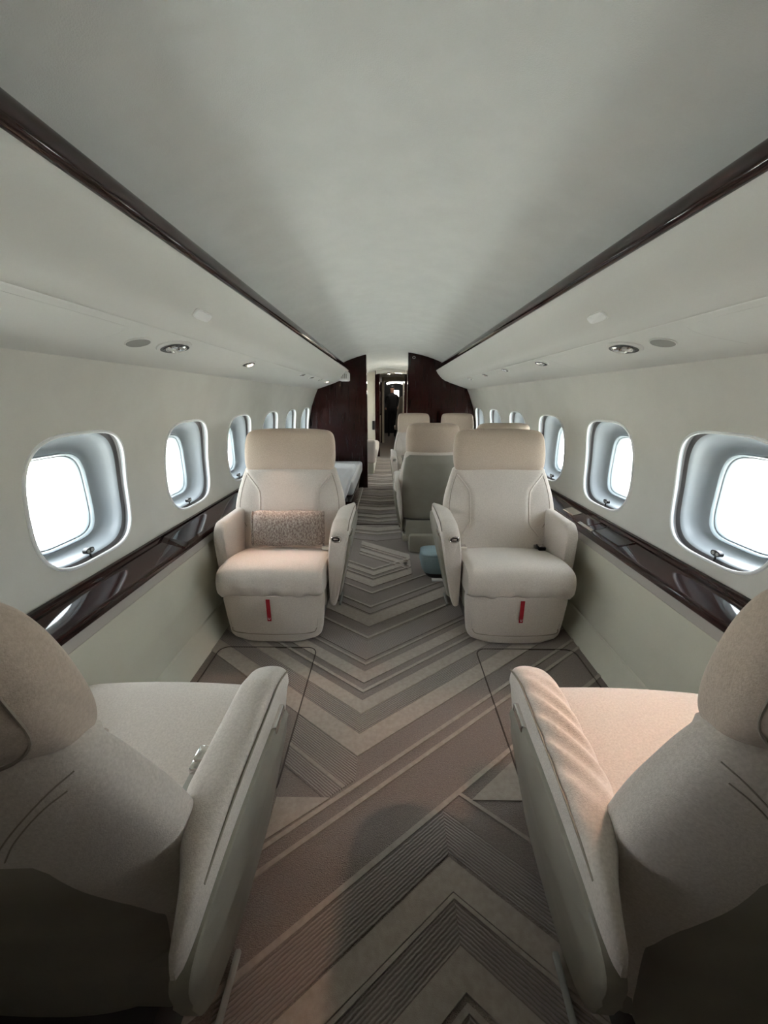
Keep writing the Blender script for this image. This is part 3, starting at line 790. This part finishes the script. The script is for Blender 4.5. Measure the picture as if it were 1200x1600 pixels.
build_seat('cabin_seat', (-.720, .995, 0), 1, 1, 'near seat on the left seen from behind, pale grey cushion with chrome buckle', GC, strap=False, buckles='chrome', rec=.29, wall_arm=.322)
build_seat('cabin_seat', (.6986, .984, 0), 1, -1, 'near seat on the right seen from behind, pinkish lit cushion', GC, strap=False, rec=.17, wrinkle=.006, yaw=math.radians(-3))
GF = 'conference seats around the far table'
build_seat('cabin_seat', (.31, 3.80, 0), 1, -1, 'far seat showing its grey leather back beside the aisle', GF, kx=.75, conf=True, strap=False)
build_seat('cabin_seat', (.872, 3.80, 0), 1, 1, 'far seat mostly hidden behind the front right seat, only its headrest showing', GF, kx=.75, conf=True, strap=False)
build_seat('cabin_seat', (.285, 4.66, 0), -1, -1, 'farthest seat by the aisle facing the camera before the dark bulkhead', GF, kx=.75, conf=True, strap=False)
build_seat('cabin_seat', (.868, 4.66, 0), -1, 1, 'farthest seat by the right wall facing the camera before the dark bulkhead', GF, kx=.75, conf=True, strap=False)

# knitted lumbar pillow on the front left seat
def pillow():
    N = 48; rings = []
    for i in range(31):
        u = -1+2*i/30; e = abs(u)
        hw = .108*(1-.08*e**8); dp = .055*math.sqrt(max(.02, 1-e**4))
        if e > .97: hw *= .93
        rings.append([(.215*u, sup(2*math.pi*j/N, dp, hw, 2.5)[0], sup(2*math.pi*j/N, dp, hw, 2.5)[1]+.004*math.sin(u*7)) for j in range(N)])
    V, F = loft(rings)
    o = empty('lumbar_pillow', (-.655, 2.205, .555))
    c = mobj('knit_cover', V, F, M_KNIT, o)
    for sg in (-1, 1):
        mobj('edge_stitch', *tube([(sg*.213, sup(2*math.pi*j/N, .02, .10, 2.5)[0], sup(2*math.pi*j/N, .02, .10, 2.5)[1]) for j in range(N)], .006, 6, closed=True), M_KNIT, c)
    o.rotation_euler = (math.radians(-14), 0, math.radians(2))
    tag(o, 'chunky knitted brown and cream lumbar pillow on the front left seat', 'pillow')
pillow()

# teal bag on the aisle floor behind the front right seat
def bag():
    o = empty('floor_bag', (.37, 2.74, 0)); rings = []
    N = 40
    for z, a, b in ((.035,.135,.10),(.045,.145,.11),(.07,.16,.12),(.13,.175,.125),(.17,.172,.12),(.195,.165,.108),(.20,.15,.095)):
        rings.append([sup(2*math.pi*j/N, a, b, 4)+(z,) for j in range(N)])
    c = mobj('bag_body', *loft(rings), M_TEAL, o)
    mobj('bag_base', *loft([[sup(2*math.pi*j/N, a, b, 4)+(z,) for j in range(N)] for z, a, b in ((.006,.11,.085),(.02,.13,.10),(.05,.148,.113),(.055,.14,.105))]), M_DGREY, o)
    mobj('bag_tag', *box(-.09, .03, -.145, -.10, .006, .016, .003), M_WHITE, o)
    mobj('top_seam', *tube([sup(2*math.pi*j/N, .168, .112, 4)+(.19,) for j in range(N)], .004, 6, closed=True), M_TEAL, o)
    tag(o, 'teal fabric bag with grey base on the aisle floor', 'bag')
bag()

# conference table between the far seats
o = empty('conference_table', (.66, 4.23, 0))
mobj('table_top', *box(-.56, .44, -.30, .30, .645, .675, .012), M_WOOD, o)
mobj('pedestal', *box(-.05, .30, -.08, .08, .006, .645, .02), M_WOODV, o)
mobj('foot', *box(-.15, .38, -.14, .14, .005, .03, .01), M_DGREY, o)
tag(o, 'dark wood conference table between the far seats', 'table')

# white divan on the left opposite the table, seen past the front left seat
o = empty('divan', (-.765, 4.75, 0))
mobj('plinth', *box(-.23, .33, -.85, .90, .005, .27, .01), M_WOODV, o)
mobj('plinth_trim', *box(-.23, .335, -.852, .90, .0, .03, .004), M_BAND, o)
mobj('seat_cushion', *box(-.23, .33, -.60, .90, .27, .43, .04, 4), M_WLEA, o)
P = chaikin([(-.23,.64),(.33,.645),(.362,.62),(.362,.56),(.325,.50),(.27,.30),(.23,.255),(-.23,.255)], 2)
V, F = loft([[(x*kk, y, .45+(z-.45)*kk) for x, z in P] for y, kk in ((-.88,.93),(-.865,.98),(-.84,1),(-.62,1),(-.595,.98),(-.58,.93))])
mobj('arm_block', V, F, M_WLEA, o)
mobj('back_cushion', *box(-.23, -.11, -.60, .90, .41, .62, .04, 4), M_WLEA, o)
tag(o, 'white leather divan with block arm behind the front left seat', 'divan')

# beige divan in the next cabin zone
o = empty('divan', (-.58, 7.55, 0))
mobj('base', *box(-.40, .27, -.7, .7, .005, .28, .02), M_DADO, o)
mobj('seat_cushion', *box(-.40, .33, -.72, .72, .27, .47, .06, 4), M_FAB, o)
mobj('arm_block', *box(-.40, .30, -.78, -.62, .20, .62, .05, 4), M_FAB, o)
mobj('back_cushion', *box(-.40, -.27, -.6, .72, .46, .85, .05, 4), M_FAB, o)
tag(o, 'beige divan just beyond the dark bulkhead doorway', 'divan')

# crew seat at the far end
o = empty('crew_seat', (.33, 12.95, 0))
P = chaikin([(-.05,.40),(-.16,.42),(-.16,.52),(-.13,.70),(-.06,1.15),(-.02,1.36),(.06,1.40),(.14,1.38),(.16,1.0),(.16,.42)], 2)
V, F = loft([[(x, y*k_, z) for x, z in P] for y, k_ in ((-.24,1),(-.21,1),(.21,1),(.24,1))]); mobj('backrest', V, F, M_FAB, o)
mobj('seat_cushion', *box(-.2, .16, -.24, .24, .34, .46, .03, 3), M_FAB, o); mobj('pedestal', *box(-.12, .12, -.16, .16, .005, .35, .02), M_LEA, o)
tag(o, 'tall beige crew seat at the far end of the corridor', 'seat')

# person standing at the far end
def person():
    o = empty('person', (.06, 13.9, 0))
    J = [((0,0,.98),.14),((0,0,1.18),.13),((0,0,1.38),.15),((0,0,1.50),.055),((0,-.01,1.58),.075),((0,-.01,1.68),.085),((0,-.01,1.74),.05),
         ((.09,0,.88),.095),((.10,0,.50),.065),((.10,.01,.10),.045),((.10,-.12,.045),.035),
         ((-.09,0,.88),.095),((-.11,-.02,.50),.065),((-.11,.01,.10),.045),((-.11,-.12,.045),.035),
         ((.19,0,1.40),.062),((.24,.02,1.14),.045),((.20,-.16,1.0),.035),((.19,-.22,.98),.032),
         ((-.19,0,1.40),.062),((-.25,.03,1.14),.045),((-.22,-.13,.98),.035),((-.21,-.19,.95),.032)]
    E_ = [(0,1),(1,2),(2,3),(3,4),(4,5),(5,6),(0,7),(7,8),(8,9),(9,10),(0,11),(11,12),(12,13),(13,14),(2,15),(15,16),(16,17),(17,18),(2,19),(19,20),(20,21),(21,22)]
    me = bpy.data.meshes.new('body'); me.from_pydata([j[0] for j in J], E_, [])
    b = bpy.data.objects.new('body', me); COL.objects.link(b)
    md = b.modifiers.new('skin', 'SKIN')
    for i, (_, r) in enumerate(J): me.skin_vertices[0].data[i].radius = (r, r*.8)
    me.skin_vertices[0].data[0].use_root = True
    sb = b.modifiers.new('sub', 'SUBSURF'); sb.levels = 2; sb.render_levels = 2
    dg = bpy.context.evaluated_depsgraph_get(); me2 = bpy.data.meshes.new_from_object(b.evaluated_get(dg))
    bpy.data.objects.remove(b); me2.materials.clear()
    me2.materials.append(M_CLOTH); me2.materials.append(M_SKIN)
    for p in me2.polygons:
        p.use_smooth = True
        c = p.center; p.material_index = 1 if (c.z > 1.50 or (abs(c.x) > .15 and c.y < -.14 and c.z < 1.1)) else 0
    b = bpy.data.objects.new('body', me2); COL.objects.link(b); b.parent = o
    N = 20; rings = [[(.088*k*math.cos(2*math.pi*j/N), .085*k*math.sin(2*math.pi*j/N)+.01, z) for j in range(N)] for z, k in ((1.66,.95),(1.70,1.02),(1.75,.9),(1.78,.6),(1.795,.2))]
    mobj('hair', *loft(rings), M_BLACK, o)
    tag(o, 'person in dark clothes standing at the far end of the corridor', 'person')
person()

# ------------------------------------------------------------------ outside
gr = struct(mobj('ground', [(-150,-150,-2.6),(150,-150,-2.6),(150,150,-2.6),(-150,150,-2.6)], [(0,1,2,3)], M_GROUND, smooth=False), 'bright airfield ground outside the windows')
